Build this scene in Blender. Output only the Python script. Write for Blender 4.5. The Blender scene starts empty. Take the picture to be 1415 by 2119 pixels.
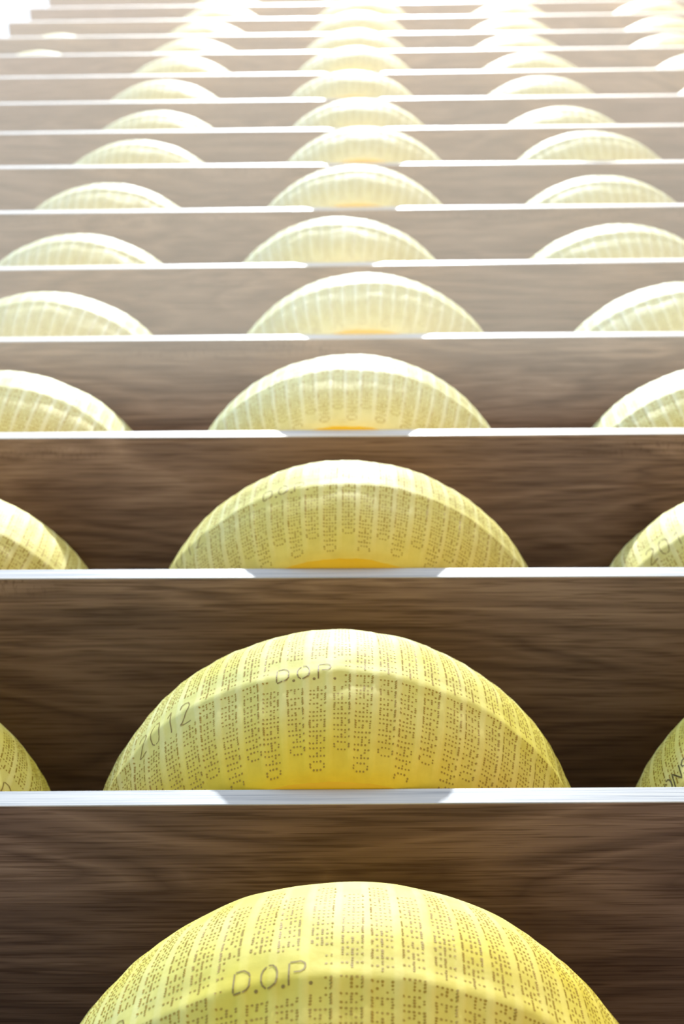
import bpy, math, random
from mathutils import Vector, Matrix, noise

# ------------------------------------------------------------------ units
H = 0.36                                  # shelf pitch in metres
C = bpy.context.scene.collection
sc = bpy.context.scene

# ------------------------------------------------------------------ camera
PITCH, YAW, ROLL = 1.1265863, -0.03788143, 0.02699671
cam_d = bpy.data.cameras.new('camera')
cam = bpy.data.objects.new('camera', cam_d); C.objects.link(cam); sc.camera = cam
cp, sp, cy, sy = math.cos(PITCH), math.sin(PITCH), math.cos(YAW), math.sin(YAW)
F = Vector((sy*cp, cy*cp, sp)); Rr = Vector((cy, -sy, 0)); U = Rr.cross(F)
R2 = math.cos(ROLL)*Rr + math.sin(ROLL)*U; U2 = -math.sin(ROLL)*Rr + math.cos(ROLL)*U
m = Matrix((R2, U2, -F)).transposed().to_4x4()
m.translation = Vector((0.02898135, -1.93311729, -1.69201392))*H
cam.matrix_world = m
cam_d.sensor_fit = 'VERTICAL'; cam_d.sensor_height = 36.0; cam_d.sensor_width = 24.0
cam_d.lens = 3.16156*1000/2119*36
cam_d.clip_start = 0.02; cam_d.clip_end = 100
cam_d.dof.use_dof = True; cam_d.dof.focus_distance = 1.13; cam_d.dof.aperture_fstop = 8.8

# ------------------------------------------------------------------ view
sc.view_settings.view_transform = 'Standard'; sc.view_settings.look = 'None'
sc.view_settings.exposure = 0.0; sc.view_settings.gamma = 1.0
sc.view_settings.use_curve_mapping = False

# ------------------------------------------------------------------ world: bright cool hall above, warm side to the right, dim floor below
w = bpy.data.worlds.new('hall_light'); sc.world = w; w.use_nodes = True
nt = w.node_tree; nt.nodes.clear()
N = nt.nodes.new; L = nt.links.new
out = N('ShaderNodeOutputWorld'); bg = N('ShaderNodeBackground'); L(bg.outputs[0], out.inputs[0])
tc = N('ShaderNodeTexCoord'); sep = N('ShaderNodeSeparateXYZ'); L(tc.outputs['Generated'], sep.inputs[0])
ramp = N('ShaderNodeValToRGB'); mr = N('ShaderNodeMapRange'); mr.inputs[1].default_value = -1; mr.inputs[2].default_value = 1
L(sep.outputs['Z'], mr.inputs[0]); L(mr.outputs[0], ramp.inputs[0])
e = ramp.color_ramp.elements
e[0].position = 0.0; e[0].color = (1.30, 1.30, 1.34, 1)
e[1].position = 1.0; e[1].color = (1.25, 1.35, 1.45, 1)
for p, c in ((0.13, (0.52, 0.51, 0.50, 1)), (0.28, (0.10, 0.085, 0.07, 1)), (0.47, (0.20, 0.17, 0.12, 1)), (0.53, (0.74, 0.92, 1.10, 1)), (0.94, (0.80, 0.95, 1.10, 1))):
    q = e.new(p); q.color = c
side = N('ShaderNodeValToRGB'); mr2 = N('ShaderNodeMapRange'); mr2.inputs[1].default_value = -1; mr2.inputs[2].default_value = 1
L(sep.outputs['X'], mr2.inputs[0]); L(mr2.outputs[0], side.inputs[0])
s = side.color_ramp.elements
s[0].position = 0.05; s[0].color = (0.62, 1.02, 1.36, 1); s[1].position = 0.95; s[1].color = (1.42, 0.93, 0.52, 1)
mul = N('ShaderNodeMix'); mul.data_type = 'RGBA'; mul.blend_type = 'MULTIPLY'; mul.inputs[0].default_value = 1.0
L(ramp.outputs[0], mul.inputs[6]); L(side.outputs[0], mul.inputs[7]); L(mul.outputs[2], bg.inputs[0])
bg.inputs[1].default_value = 1.25

# ------------------------------------------------------------------ lamps
def aim(o, d):
    o.rotation_euler = Vector(d).to_track_quat('-Z', 'Y').to_euler()
def spot(name, loc, elev, power, half, color, blend=0.03, radius=0.25, az=0.0):
    d = bpy.data.lights.new(name, 'SPOT'); o = bpy.data.objects.new(name, d); C.objects.link(o)
    d.energy = power; d.spot_size = 2*half; d.spot_blend = blend; d.shadow_soft_size = radius; d.color = color
    o.location = loc
    aim(o, (math.sin(az)*math.cos(elev), math.cos(az)*math.cos(elev), math.sin(elev)))
    return o
# strong lamp high up in the hall, in front of the shelves: grazes the white edges from above
top = spot('high_hall_lamp', (0.0, -3.0, 12.0), 0.0, 17500, math.radians(40), (1.0, 0.96, 0.89), 0.3, 0.16)
aim(top, (0, 3.0, -9.4))
LOW = math.atan2(3.02*H + 8.0, 6.0)       # the cone's lower edge passes just above the fourth shelf front
HALF = math.radians(12)
spot('underside_fill', (0.0, -6.0, -8.0), LOW + HALF, 3200, HALF, (1.0, 0.86, 0.72))  # unseen lamp added to brighten the upper shelf undersides

pl = bpy.data.lights.new('added_warm_fill', 'POINT'); po = bpy.data.objects.new('added_warm_fill', pl); C.objects.link(po)
pl.energy = 110; pl.color = (1.0, 0.66, 0.34); pl.shadow_soft_size = 0.15; po.location = (1.1, -1.1, 6.2)  # unseen fill lamp added to warm the upper right

# ------------------------------------------------------------------ materials
def mat(name):
    m = bpy.data.materials.new(name); m.use_nodes = True
    t = m.node_tree; b = t.nodes['Principled BSDF']
    return m, t, b
def rgb(r, g, b):
    f = lambda v: (v/255/12.92) if v/255 <= 0.04045 else ((v/255+0.055)/1.055)**2.4
    return (f(r), f(g), f(b), 1)

def wood_coords(t, seedscale=37.0):
    tc = t.nodes.new('ShaderNodeTexCoord'); oi = t.nodes.new('ShaderNodeObjectInfo')
    cmb = t.nodes.new('ShaderNodeVectorMath'); cmb.operation = 'SCALE'; cmb.inputs[0].default_value = (7.1, 5.3, 3.7)
    t.links.new(oi.outputs['Random'], cmb.inputs['Scale'])
    sc_ = t.nodes.new('ShaderNodeVectorMath'); sc_.operation = 'SCALE'; sc_.inputs['Scale'].default_value = 1
    t.links.new(cmb.outputs[0], sc_.inputs[0])
    add = t.nodes.new('ShaderNodeVectorMath'); add.operation = 'ADD'
    t.links.new(tc.outputs['Object'], add.inputs[0]); t.links.new(sc_.outputs[0], add.inputs[1])
    return add.outputs[0]
def mapping(t, v, s):
    mp = t.nodes.new('ShaderNodeMapping'); mp.inputs['Scale'].default_value = s
    t.links.new(v, mp.inputs[0]); return mp.outputs[0]
def noise_n(t, v, scale, det=4, rough=0.55, dist=0.0):
    n = t.nodes.new('ShaderNodeTexNoise'); n.inputs['Scale'].default_value = scale
    n.inputs['Detail'].default_value = det; n.inputs['Roughness'].default_value = rough; n.inputs['Distortion'].default_value = dist
    t.links.new(v, n.inputs['Vector']); return n.outputs['Fac']
def ramp_n(t, f, stops):
    r = t.nodes.new('ShaderNodeValToRGB'); t.links.new(f, r.inputs[0])
    el = r.color_ramp.elements
    el[0].position, el[0].color = stops[0]; el[1].position, el[1].color = stops[-1]
    for p, c in stops[1:-1]:
        q = el.new(p); q.color = c
    return r.outputs[0]
def mix_n(t, a, b, f, mode='MIX'):
    x = t.nodes.new('ShaderNodeMix'); x.data_type = 'RGBA'; x.blend_type = mode
    for i, v in ((0, f), (6, a), (7, b)):
        if isinstance(v, (int, float, tuple)): x.inputs[i].default_value = v
        else: t.links.new(v, x.inputs[i])
    return x.outputs[2]
def math_n(t, op, a, b=None, c=None):
    x = t.nodes.new('ShaderNodeMath'); x.operation = op
    for i, v in enumerate((a, b, c)):
        if v is None: continue
        if isinstance(v, (int, float)): x.inputs[i].default_value = v
        else: t.links.new(v, x.inputs[i])
    return x.outputs[0]
def bump_n(t, h, strength, dist, b):
    x = t.nodes.new('ShaderNodeBump'); x.inputs['Strength'].default_value = strength; x.inputs['Distance'].default_value = dist
    t.links.new(h, x.inputs['Height']); t.links.new(x.outputs[0], b.inputs['Normal'])

# walnut laminate: long grain running along the shelf, with broad cathedral figure
WOOD, t, b = mat('walnut_laminate')
v = wood_coords(t)
broad = noise_n(t, mapping(t, v, (0.9, 5.5, 5.5)), 1.6, 3, 0.5, 0.9)
fig = math_n(t, 'FRACT', math_n(t, 'MULTIPLY', broad, 9.0))
fig = math_n(t, 'ABSOLUTE', math_n(t, 'SUBTRACT', fig, 0.5))
fine = noise_n(t, mapping(t, v, (2.0, 110, 110)), 1.5, 5, 0.65)
pores = noise_n(t, mapping(t, v, (14, 420, 420)), 1.0, 2, 0.6)
finer = noise_n(t, mapping(t, v, (5.0, 620, 620)), 1.0, 3, 0.7)
g = math_n(t, 'ADD', math_n(t, 'MULTIPLY', fine, 0.36), math_n(t, 'MULTIPLY', fig, 0.30))
g = math_n(t, 'ADD', g, math_n(t, 'MULTIPLY', finer, 0.20))
g = math_n(t, 'ADD', g, math_n(t, 'MULTIPLY', broad, 0.22))
col = ramp_n(t, g, [(0.28, rgb(90, 73, 66)), (0.46, rgb(134, 112, 100)), (0.60, rgb(162, 139, 125)), (0.78, rgb(188, 166, 150))])
pm = ramp_n(t, pores, [(0.36, (0.55, 0.50, 0.46, 1)), (0.50, (1, 1, 1, 1))])
col = mix_n(t, col, pm, 0.8, 'MULTIPLY')
# quarter-sawn fleck: short dark ticks across the grain in a few patches
ticks = ramp_n(t, noise_n(t, mapping(t, v, (420, 90, 90)), 1.0, 2, 0.6), [(0.36, (0.60, 0.54, 0.50, 1)), (0.46, (1, 1, 1, 1))])
patch = ramp_n(t, noise_n(t, mapping(t, v, (1.6, 5, 5)), 1.0, 2, 0.5), [(0.50, (0, 0, 0, 1)), (0.56, (1, 1, 1, 1))])
rawc = t.nodes.new('ShaderNodeTexCoord'); rs = t.nodes.new('ShaderNodeSeparateXYZ'); t.links.new(rawc.outputs['Object'], rs.inputs[0])
front = ramp_n(t, math_n(t, 'MULTIPLY', rs.outputs['Y'], 10.0), [(0.18, (1, 1, 1, 1)), (0.32, (0, 0, 0, 1))])
patch = math_n(t, 'MULTIPLY', patch, front)
col = mix_n(t, col, mix_n(t, col, ticks, 1.0, 'MULTIPLY'), patch)
t.links.new(col, b.inputs['Base Color']); b.inputs['Roughness'].default_value = 0.5
b.inputs['Specular IOR Level'].default_value = 0.35
bump_n(t, pores, 0.25, 0.0006, b)

# white edge banding with faint grey grain
EDGE, t, b = mat('white_grained_edge')
v = wood_coords(t)
n1 = noise_n(t, mapping(t, v, (5, 400, 330)), 1.4, 4, 0.6, 0.3)
col = ramp_n(t, n1, [(0.33, rgb(158, 163, 173)), (0.47, rgb(196, 198, 203)), (0.6, rgb(212, 212, 214))])
t.links.new(col, b.inputs['Base Color']); b.inputs['Roughness'].default_value = 0.45
bump_n(t, n1, 0.2, 0.0005, b)

# cheese rind: pale straw, pressed text bands, warm bounce light painted as yellow near the foot
def rind(name, pale, deep, band, foot_mix=0.85):
    m, t, b = mat(name)
    uv = t.nodes.new('ShaderNodeUVMap'); uv.uv_map = 'rind'
    sx = t.nodes.new('ShaderNodeSeparateXYZ'); t.links.new(uv.outputs[0], sx.inputs[0])
    tc = t.nodes.new('ShaderNodeTexCoord'); oi = t.nodes.new('ShaderNodeObjectInfo')
    off = t.nodes.new('ShaderNodeVectorMath'); off.operation = 'SCALE'; off.inputs[0].default_value = (9, 6, 4)
    t.links.new(oi.outputs['Random'], off.inputs['Scale'])
    ad = t.nodes.new('ShaderNodeVectorMath'); ad.operation = 'ADD'; t.links.new(tc.outputs['Object'], ad.inputs[0]); t.links.new(off.outputs[0], ad.inputs[1])
    v = ad.outputs[0]
    big = noise_n(t, v, 9, 3, 0.5)
    med = noise_n(t, v, 60, 4, 0.6)
    base = mix_n(t, pale, deep, ramp_n(t, big, [(0.36, (0, 0, 0, 1)), (0.68, (1, 1, 1, 1))]))
    # yellow foot: warm light from below put into the rind colour
    foot = ramp_n(t, sx.outputs['Y'], [(0.0, (1, 1, 1, 1)), (0.30, (0.35, 0.35, 0.35, 1)), (0.52, (0, 0, 0, 1))])
    base = mix_n(t, base, rgb(242, 208, 40), math_n(t, 'MULTIPLY', foot, foot_mix))
    if band:
        fr = math_n(t, 'ABSOLUTE', math_n(t, 'SUBTRACT', math_n(t, 'FRACT', sx.outputs['X']), 0.5))   # 0 at a text column
        bm = ramp_n(t, fr, [(0.30, (1, 1, 1, 1)), (0.40, (0, 0, 0, 1))])
        vm = ramp_n(t, sx.outputs['Y'], [(0.0, (0, 0, 0, 1)), (0.10, (1, 1, 1, 1)), (0.93, (1, 1, 1, 1)), (1.0, (0, 0, 0, 1))])
        k = math_n(t, 'MULTIPLY', bm, vm)
        base = mix_n(t, base, mix_n(t, base, rgb(232, 228, 138), 1.0, 'MULTIPLY'), math_n(t, 'MULTIPLY', k, 0.35))
    mot = ramp_n(t, med, [(0.35, (0.90, 0.88, 0.80, 1)), (0.6, (1, 1, 1, 1))])
    base = mix_n(t, base, mot, 0.7, 'MULTIPLY')
    t.links.new(base, b.inputs['Base Color'])
    b.inputs['Roughness'].default_value = 0.6; b.inputs['Specular IOR Level'].default_value = 0.16
    bump_n(t, math_n(t, 'ADD', math_n(t, 'MULTIPLY', big, 3.0), med), 0.35, 0.0012, b)
    return m
RIND = rind('cheese_rind', rgb(245, 240, 170), rgb(240, 230, 118), True, 0.95)
NEAR = rind('dim_row_rind', rgb(242, 231, 148), rgb(236, 218, 90), True, 0.9)  # bottom row: its weaker light is darkened into the rind
PALE = rind('upper_light_rind', rgb(226, 233, 206), rgb(222, 226, 186), True, 0.45)  # upper rows: their paler, cooler light is put into the rind colour
MID = rind('mid_light_rind', rgb(238, 236, 178), rgb(232, 226, 146), True, 0.7)  # second shelf: step between, part of the upper paling painted in
FACE, t, b = mat('cheese_flat_face')  # orange of the warm bounce under the overhang is painted in
tc = t.nodes.new('ShaderNodeTexCoord'); n1 = noise_n(t, tc.outputs['Object'], 25, 4)
t.links.new(ramp_n(t, n1, [(0.3, rgb(240, 192, 14)), (0.7, rgb(244, 200, 30))]), b.inputs['Base Color']); b.inputs['Roughness'].default_value = 0.4
DOT, t, b = mat('pressed_dot_brown')
b.inputs['Base Color'].default_value = rgb(172, 138, 16); b.inputs['Roughness'].default_value = 0.6
LINE, t, b = mat('stamped_line_brown')
b.inputs['Base Color'].default_value = rgb(146, 120, 44); b.inputs['Roughness'].default_value = 0.6
INK, t, b = mat('dark_branded_line')
b.inputs['Base Color'].default_value = rgb(96, 84, 34); b.inputs['Roughness'].default_value = 0.6

# ------------------------------------------------------------------ shelving
TH = 0.0525*H
ZS = {0: (0.0, 0.0), 1: (0.9971, 0.0036), 2: (2.014, -0.0058), 3: (3.0075, -0.0031), 4: (3.9871, -0.0025), 5: (4.9832, 0.0091),
      6: (5.9766, 0.0020), 7: (6.9762, -0.0099), 8: (7.962, 0.0036), 9: (8.959, 0.0048), 10: (10.0095, 0.0049),
      11: (11.0375, 0.0047), 12: (11.9991, -0.0092), 13: (13.0186, 0.0043), 14: (14.0, 0.0), 15: (15.0, 0.0), 16: (16.0, 0.0)}
XL, XR, DEPTH = -3.255*H, 4.0*H, 1.30*H
ORD = ['ground', 'first', 'second', 'third', 'fourth', 'fifth', 'sixth', 'seventh', 'eighth', 'ninth', 'tenth', 'eleventh',
       'twelfth', 'thirteenth', 'fourteenth', 'fifteenth', 'sixteenth']

def link(name, verts, faces, mats, parent=None, mi=None, smooth=None):
    me = bpy.data.meshes.new(name); me.from_pydata(verts, [], faces)
    for mm in mats: me.materials.append(mm)
    if mi: me.polygons.foreach_set('material_index', mi)
    if smooth: me.polygons.foreach_set('use_smooth', smooth)
    me.update()
    o = bpy.data.objects.new(name, me); C.objects.link(o)
    if parent: o.parent = parent
    return o
def boxmesh(x0, x1, y0, y1, z0, z1, bev=0.0):
    import bmesh
    bm = bmesh.new()
    vs = [bm.verts.new(p) for p in ((x0,y0,z0),(x1,y0,z0),(x1,y1,z0),(x0,y1,z0),(x0,y0,z1),(x1,y0,z1),(x1,y1,z1),(x0,y1,z1))]
    for f in ((0,3,2,1),(4,5,6,7),(0,1,5,4),(1,2,6,5),(2,3,7,6),(3,0,4,7)): bm.faces.new([vs[i] for i in f])
    if bev: bmesh.ops.bevel(bm, geom=bm.edges[:], offset=bev, segments=2, affect='EDGES', profile=0.5)
    return bm
def boxobj(name, dims, material, parent=None, bev=0.0):
    bm = boxmesh(*dims, bev=bev); me = bpy.data.meshes.new(name); bm.to_mesh(me); bm.free()
    if material: me.materials.append(material)
    o = bpy.data.objects.new(name, me); C.objects.link(o)
    if parent: o.parent = parent
    return o
for k, (z0, s) in ZS.items():
    sh = bpy.data.objects.new('long_shelf', None); C.objects.link(sh)
    sh.location = (0, 0, z0*H); sh.rotation_euler = (0, -math.atan(s), 0)
    EB = 0.0012
    boxobj('shelf_board', (XL, XR, EB, DEPTH, -TH, 0), WOOD, sh, 0.0004)
    ed = boxobj('edge_band', (XL, XR, 0.0, EB + 0.00001, -TH, 0), EDGE, sh, 0.0004); ed['label'] = 'white grained front edge strip'
    sh['category'] = 'shelf'; sh['group'] = 'long wooden shelves stacked up the wall'
    if k == 0: sh['label'] = 'brown wood shelf under the lowest cheese wheel, just below the frame'
    elif k == 1: sh['label'] = 'nearest and lowest visible brown wood shelf with a broad white front edge'
    elif k == 16: sh['label'] = 'topmost brown wood shelf above all the cheese wheels'
    else: sh['label'] = 'long brown wood shelf with white front edge, %s counted up from the nearest white edge' % ORD[k]
bp = boxobj('wall_back', (XL, XR, DEPTH, DEPTH + 0.03, -0.3, 16.4*H), WOOD); bp['kind'] = 'structure'

# ------------------------------------------------------------------ cheese wheel geometry
RW, HC, BB = 0.61080835*H, 0.62225948*H, 0.15335824
NC = 72                                    # pressed text columns round the rind
FIL = 0.016*H
def radius(z):
    u = 2*z/HC - 1
    r = RW*(1 - BB*abs(u)**2.2)
    return r
def sstep(a, b_, x):
    q = max(0.0, min(1.0, (x-a)/(b_-a))); return q*q*(3-2*q)
def disp(deg, z, seed):
    c = (deg/5.0) % 1.0
    band = 1 - sstep(0.31, 0.40, abs(c-0.5))
    env = sstep(0.02*HC, 0.12*HC, z)*(1-sstep(0.90*HC, 0.98*HC, z))
    d = -0.0004*band*env
    a = math.radians(deg)
    p = Vector((math.cos(a)*RW, math.sin(a)*RW, z))
    d += 0.0016*noise.noise(p*9 + Vector((seed*3.1, 0, 0)))
    d += 0.0012*noise.noise(p*32 + Vector((0, seed*5.7, 0)))
    # sagging crease where the mould's belt met the rind, a little under half height
    zc = HC*(0.40 + 0.022*noise.noise(p*14 + Vector((0, 0, seed*2.0))) + 0.012*(band-0.5) + 0.010*math.sin(a*3+seed))
    q = (z-zc)/HC
    d += 0.0009*math.exp(-((q-0.03)/0.03)**2) - 0.0020*(1-sstep(-0.035, 0.02, q))*(0.75 + 0.25*band)
    return d
def surf(deg, z, seed, lift=0.0):
    a = math.radians(deg)
    r = radius(z) + disp(deg, z, seed) + lift
    return (r*math.sin(a), -r*math.cos(a), z)

FONT = {
 'P': ["1111","1001","1111","1000","1000"], 'A': ["0110","1001","1111","1001","1001"], 'R': ["1111","1001","1110","1010","1001"],
 'M': ["10001","11011","10101","10001","10001"], 'I': ["1","1","1","1","1"], 'G': ["1111","1000","1011","1001","1111"],
 'N': ["1001","1101","1011","1001","1001"], 'O': ["0110","1001","1001","1001","0110"], 'E': ["1111","1000","1110","1000","1111"],
 '+': ["00100","00100","11111","00100","00100"], ' ': ["0"]*5}
FONT['O'] = ["0110","1001","1001","1001","0110"]
def word_dots(txt):
    o, x = [], 0
    for ch in txt:
        g = FONT[ch]
        if ch == ' ': x += 2; continue
        for r, row in enumerate(g):
            for c, b_ in enumerate(row):
                if b_ == '1': o.append((x+c, r-2))
        x += len(g[0]) + 1
    return o, x
DOT_Z = 0.00575*H                          # dot pitch down the column
DOT_A = 3.2/4                              # degrees between dot rows of a letter
ZPLUS = 0.305*H
STROKES = {                                # outline letters, unit box x 0..1, y 0..1
 'D': [[(0,.05),(0,.95)],[(.08,1),(.6,1),(.92,.85),(1,.7)],[(1,.62),(1,.25),(.85,.1),(.6,0)],[(.5,0),(.02,0)]],
 'O': [[(.3,.97),(.1,.85),(0,.65),(0,.35),(.1,.15),(.3,.03)],[(.42,0),(.6,0),(.9,.12),(1,.35),(1,.65),(.9,.85),(.7,.98),(.45,1)]],
 'P': [[(0,0),(0,.95)],[(.05,1),(.7,1),(.95,.9),(1,.75),(.92,.58),(.7,.5),(.3,.5)]],
 '2': [[(0,.75),(.1,.92),(.4,1),(.75,.95),(.95,.75),(.85,.55),(.4,.25),(0,0)],[(.05,0),(1,0)]],
 '0': [[(.3,1),(.05,.85),(0,.6),(0,.35),(.1,.1),(.35,0)],[(.5,0),(.8,.05),(1,.3),(1,.7),(.85,.93),(.45,1)]],
 '1': [[(.25,.75),(.6,1),(.6,0)]],
 'C': [[(1,.85),(.7,1),(.3,1),(0,.7),(0,.3),(.3,0),(.7,0),(1,.15)]],
 'N': [[(0,0),(0,1),(1,0),(1,1)]],
 'S': [[(1,.85),(.7,1),(.25,1),(0,.8),(.1,.6),(.9,.4),(1,.2),(.75,0),(.3,0),(0,.15)]],
 'R': [[(0,0),(0,1),(.7,1),(1,.8),(.8,.52),(0,.5)],[(.4,.5),(1,0)]],
 'Z': [[(0,1),(1,1),(0,0),(1,0)]], 'I': [[(.5,0),(.5,1)]],
 '.': [[(.35,.0),(.65,.07)]]}

def make_wheel_mesh(seed, stamp=False):
    rnd = random.Random(seed)
    verts, faces, mi, sm, uvs = [], [], [], [], []
    nA = 432
    zs = [0.0]
    nz = 46
    for i in range(nz+1): zs.append(FIL*0.5 + (HC - FIL)*i/nz)
    zs.append(HC)
    rows = []
    for j, z in enumerate(zs):
        row = []
        for i in range(nA):
            deg = i*360.0/nA
            inset = FIL*0.55 if j in (0, len(zs)-1) else 0.0
            if j in (1, len(zs)-2): inset = FIL*0.08
            p = surf(deg, z, seed, -inset)
            row.append(len(verts)); verts.append(p)
        rows.append(row)
    for j in range(len(rows)-1):
        for i in range(nA):
            i2 = (i+1) % nA
            faces.append((rows[j][i], rows[j][i2], rows[j+1][i2], rows[j+1][i])); mi.append(0); sm.append(True)
            u0, u1 = i*NC/nA, (i+1)*NC/nA
            uvs += [(u0, zs[j]/HC), (u1, zs[j]/HC), (u1, zs[j+1]/HC), (u0, zs[j+1]/HC)]
    # flat faces (bottom and top): rings towards the centre
    for end, z in ((0, 0.0), (1, HC)):
        prev = rows[0] if end == 0 else rows[-1]
        for fr in (0.97, 0.6, 0.2):
            cur = []
            for i in range(nA):
                x, y, _ = verts[prev[i]] if fr == 0.97 else verts[prev[i]]
                sc2 = {0.97: 0.97, 0.6: 0.62, 0.2: 0.3}[fr]
                cur.append(len(verts)); verts.append((x*sc2, y*sc2, z))
            for i in range(nA):
                i2 = (i+1) % nA
                faces.append((prev[i2], prev[i], cur[i], cur[i2]) if end == 0 else (prev[i], prev[i2], cur[i2], cur[i]))
                mi.append(1); sm.append(False); uvs += [(0, 0)]*4
            prev = cur
        faces.append(tuple(reversed(prev)) if end == 0 else tuple(prev)); mi.append(1); sm.append(False); uvs += [(0, 0)]*nA
    # pressed dots
    def dot(deg, z, rz, ra, mat_i=2):
        base = len(verts)
        for q in range(6):
            a = q*math.pi/3
            verts.append(surf(deg + ra*math.cos(a), z + rz*math.sin(a), seed, 0.00022))
        faces.append(tuple(range(base, base+6))); mi.append(mat_i); sm.append(False); uvs.extend([(0, 0)]*6)
    zone = [(-8.2, 8.0, 0.232*H, 0.335*H), (-44.0, -25.5, 0.225*H, 0.33*H)]
    def blocked(deg, z):
        d = (deg+180) % 360 - 180
        return any(a < d < b_ and z0 < z < z1 for a, b_, z0, z1 in zone)
    WD = {0: word_dots('+ PARMIGIANO'), 1: word_dots('+ REGGIANO')}
    UP = {0: word_dots('PARMIGIANO'), 1: word_dots('REGGIANO')}
    for c in range(NC):
        cd = c*5.0 + 2.5 
        jit_a = rnd.uniform(-0.25, 0.25); jit_z = rnd.uniform(-0.006, 0.006)*H
        slant = rnd.uniform(-0.01, 0.01)
        for half in (0, 1):
            dots, _ = WD[c % 2] if half == 0 else UP[(c + 1) % 2]
            for (dx, dy) in dots:
                if rnd.random() < 0.012: continue
                z = ZPLUS - dx*DOT_Z if half == 0 else ZPLUS + (dx + 1.6)*DOT_Z
                z += jit_z
                dg = cd - dy*DOT_A + jit_a + slant*dx if half == 0 else cd + dy*DOT_A + jit_a - slant*dx
                if z < 0.01*H or z > HC - 0.012*H: continue
                dg += rnd.uniform(-0.05, 0.05); z += rnd.uniform(-0.0004, 0.0004)*H
                if blocked(dg, z): continue
                k_ = rnd.uniform(0.85, 1.15)
                dot(dg, z, 0.0023*H*k_, 0.24*k_)
    # stamped outline letters
    def stroke_text(txt, d0, z0, wdeg, hz, step, half_w, mat_i, tilt=0.0):
        for n, ch in enumerate(txt):
            if ch == ' ': continue
            a0 = d0 + n*step
            if ch == '.': 
                continue
            for st in STROKES[ch]:
                pts = [(a0 + x*wdeg, z0 + y*hz + tilt*(a0 + x*wdeg - d0)) for x, y in st]
                fine = []
                for (xa, za), (xb, zb) in zip(pts, pts[1:]):
                    nseg = max(1, int(math.hypot((xb-xa)*0.0107*H/0.36*0.36, zb-za)/(0.008*H)))
                    for q in range(nseg): fine.append((xa+(xb-xa)*q/nseg, za+(zb-za)*q/nseg))
                fine.append(pts[-1])
                base = len(verts); kk = 1/(math.radians(1)*RW)
                for q, (x, z) in enumerate(fine):
                    xa, za = fine[max(0, q-1)]; xb, zb = fine[min(len(fine)-1, q+1)]
                    tx, tz = (xb-xa)/kk, zb-za; l = math.hypot(tx, tz) or 1
                    nx, nz_ = -tz/l*half_w, tx/l*half_w
                    verts.append(surf(x + nx*kk, z + nz_, seed, 0.00028)); verts.append(surf(x - nx*kk, z - nz_, seed, 0.00028))
                for q in range(len(fine)-1):
                    faces.append((base+2*q, base+2*q+1, base+2*q+3, base+2*q+2)); mi.append(mat_i); sm.append(False); uvs.extend([(0, 0)]*4)
    stroke_text('DOP', -6.3, 0.253*H, 2.6, 0.050*H, 4.5, 0.00055, 3)
    for a in (-2.6, 1.8, 6.2): dot(a, 0.253*H, 0.0034*H, 0.34, 3)
    stroke_text('2012', -42.5, 0.238*H, 2.7, 0.072*H, 4.3, 0.0005, 3)
    if stamp: stroke_text('CONSORZIO', 20.0, 0.262*H, 2.5, 0.052*H, 3.3, 0.0007, 4, 0.0022*H)
    me = bpy.data.meshes.new('cheese_wheel'); me.from_pydata(verts, [], faces)
    for mm in (RIND, FACE, DOT, LINE, INK): me.materials.append(mm)
    me.polygons.foreach_set('material_index', mi); me.polygons.foreach_set('use_smooth', sm)
    uvl = me.uv_layers.new(name='rind'); flat = [q for p in uvs for q in p]; uvl.data.foreach_set('uv', flat)
    me.update(); return me
MESHES = [make_wheel_mesh(sd) for sd in (1, 2, 3, 4)] + [make_wheel_mesh(5, True)]

# (column, shelf, x, overhang) in shelf pitches
WHEELS = [('c', 0, -0.013, 0.151), ('c', 1, -0.047, 0.126), ('c', 2, -0.032, 0.135), ('c', 3, -0.033, 0.12), ('c', 4, 0.027, 0.127),
 ('c', 5, -0.088, 0.106), ('c', 6, -0.021, 0.127), ('c', 7, 0.023, 0.129), ('c', 8, -0.009, 0.111), ('c', 9, -0.058, 0.125),
 ('c', 10, -0.041, 0.131), ('c', 11, -0.039, 0.117), ('c', 12, -0.022, 0.135), ('c', 13, 0.024, 0.129), ('c', 14, 0.015, 0.126),
 ('r', 1, 1.251, 0.065), ('r', 2, 1.276, 0.065), ('r', 3, 1.317, 0.065), ('r', 4, 1.361, 0.077), ('r', 5, 1.236, 0.055),
 ('r', 6, 1.289, 0.056), ('r', 7, 1.35, 0.091), ('r', 8, 1.313, 0.043), ('r', 9, 1.285, 0.07), ('r', 10, 1.308, 0.067),
 ('r', 11, 1.294, 0.059), ('r', 12, 1.325, 0.071), ('r', 13, 1.398, 0.068), ('r', 14, 1.373, 0.065),
 ('l', 1, -1.325, 0.06), ('l', 2, -1.344, 0.06), ('l', 3, -1.304, 0.066), ('l', 4, -1.309, 0.058), ('l', 5, -1.335, 0.04),
 ('l', 6, -1.349, 0.046), ('l', 7, -1.314, 0.061), ('l', 8, -1.313, 0.048), ('l', 9, -1.382, 0.073), ('l', 10, -1.372, 0.073),
 ('l', 11, -1.379, 0.054), ('l', 12, -1.371, 0.059), ('l', 13, -1.318, 0.072), ('l', 14, -1.328, 0.06),
 ('ll', 11, -2.677, -0.024), ('ll', 12, -2.692, -0.031),
 ('rr', 9, 2.625, 0.06), ('rr', 10, 2.646, 0.06), ('rr', 11, 2.583, 0.047), ('rr', 12, 2.683, 0.058), ('rr', 13, 2.755, 0.074)]
ROT = {('c', 0): -11.5, ('c', 1): -6.0, ('c', 2): -16.6, ('r', 2): -2.5, ('r', 1): -82.0, ('l', 1): 60, ('l', 2): 130}
COLN = {'c': 'centre column', 'r': 'column right of centre', 'l': 'column left of centre', 'll': 'far left column', 'rr': 'far right column'}
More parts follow.
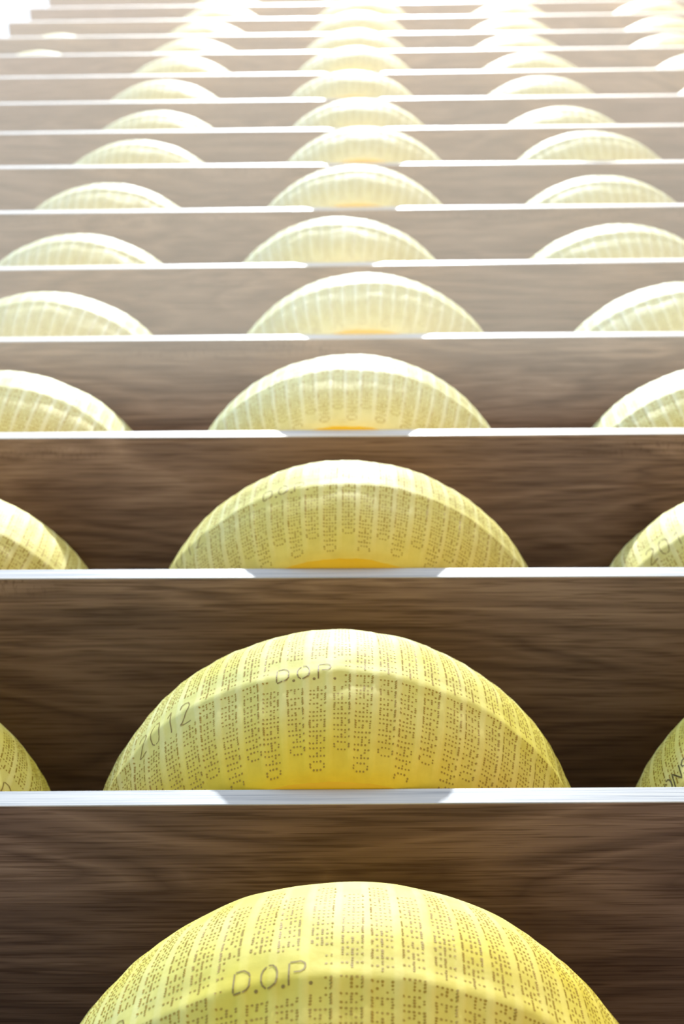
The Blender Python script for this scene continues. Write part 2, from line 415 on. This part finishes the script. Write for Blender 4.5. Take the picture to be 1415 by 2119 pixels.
SPECIAL = {
 ('c', 0): 'large yellow cheese wheel marked D.O.P. cut off by the bottom of the photo',
 ('c', 1): 'sharp yellow cheese wheel marked D.O.P. and 12, overhanging the nearest white shelf edge',
 ('c', 2): 'pale yellow cheese wheel in the centre of the second white-edged shelf up',
 ('r', 1): 'cheese wheel with dark slanted stamp at the right border on the nearest shelf',
 ('l', 1): 'yellow cheese wheel cut by the left border on the nearest shelf',
 ('r', 2): 'cheese wheel with stamped year at the right border on the second shelf up',
 ('l', 2): 'greenish yellow cheese wheel cut by the left border on the second shelf up',
 ('ll', 11): 'far left pale cheese wheel barely showing, on the eleventh shelf up',
 ('ll', 12): 'far left pale cheese wheel barely showing, on the twelfth shelf up'}
def recolour(me, m):
    c = me.copy(); c.materials[0] = m; return c
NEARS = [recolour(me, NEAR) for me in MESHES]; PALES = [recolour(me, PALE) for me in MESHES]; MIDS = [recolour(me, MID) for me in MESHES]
rnd = random.Random(5)
for i, (c, k, x, o) in enumerate(WHEELS):
    seed_i = {('c', 0): 0, ('c', 1): 1, ('c', 2): 2, ('r', 1): 4}.get((c, k), i % 4)
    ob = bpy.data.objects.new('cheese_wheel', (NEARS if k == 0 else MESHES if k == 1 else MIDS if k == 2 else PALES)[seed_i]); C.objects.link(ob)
    z0, s = ZS[k]
    r = ROT.get((c, k), rnd.uniform(0, 360))
    rz = math.radians(r)
    ob.location = (x*H, (0.61080835 - o)*H, (z0 + s*x)*H + 0.0002)
    ob.rotation_mode = 'XYZ'
    ob.rotation_euler = (Matrix.Rotation(-math.atan(s), 3, 'Y') @ Matrix.Rotation(rz, 3, 'Z')).to_euler()
    ob['category'] = 'cheese wheel'; ob['group'] = 'cheese wheels on the shelves'
    ob['label'] = SPECIAL.get((c, k), 'pale round cheese wheel, %s, on the %s white-edged shelf up' % (COLN[c], ORD[k]))

# ------------------------------------------------------------------ scatter volumes added to imitate the pale veil over the upper shelves
def haze(z0, z1, dens, col, label):
    hz = boxobj('veil_volume', (XL, XR, -1.2, -0.062, z0*H, z1*H), None)
    hm = bpy.data.materials.new('veil_scatter'); hm.use_nodes = True; ht = hm.node_tree; ht.nodes.clear()
    ho = ht.nodes.new('ShaderNodeOutputMaterial'); hv = ht.nodes.new('ShaderNodeVolumeScatter')
    hv.inputs['Color'].default_value = col; hv.inputs['Density'].default_value = dens; hv.inputs['Anisotropy'].default_value = 0.0
    ht.links.new(hv.outputs[0], ho.inputs['Volume']); hz.data.materials.append(hm)
    hz['kind'] = 'stuff'; hz['label'] = label; hz['category'] = 'haze'
haze(2.60, 3.45, 1.15, (1.0, 0.87, 0.68, 1), 'added haze slab paling the third shelf and all above')
haze(3.46, 16.4, 0.065, (1.0, 0.77, 0.66, 1), 'added warm haze volume veiling the upper shelves')
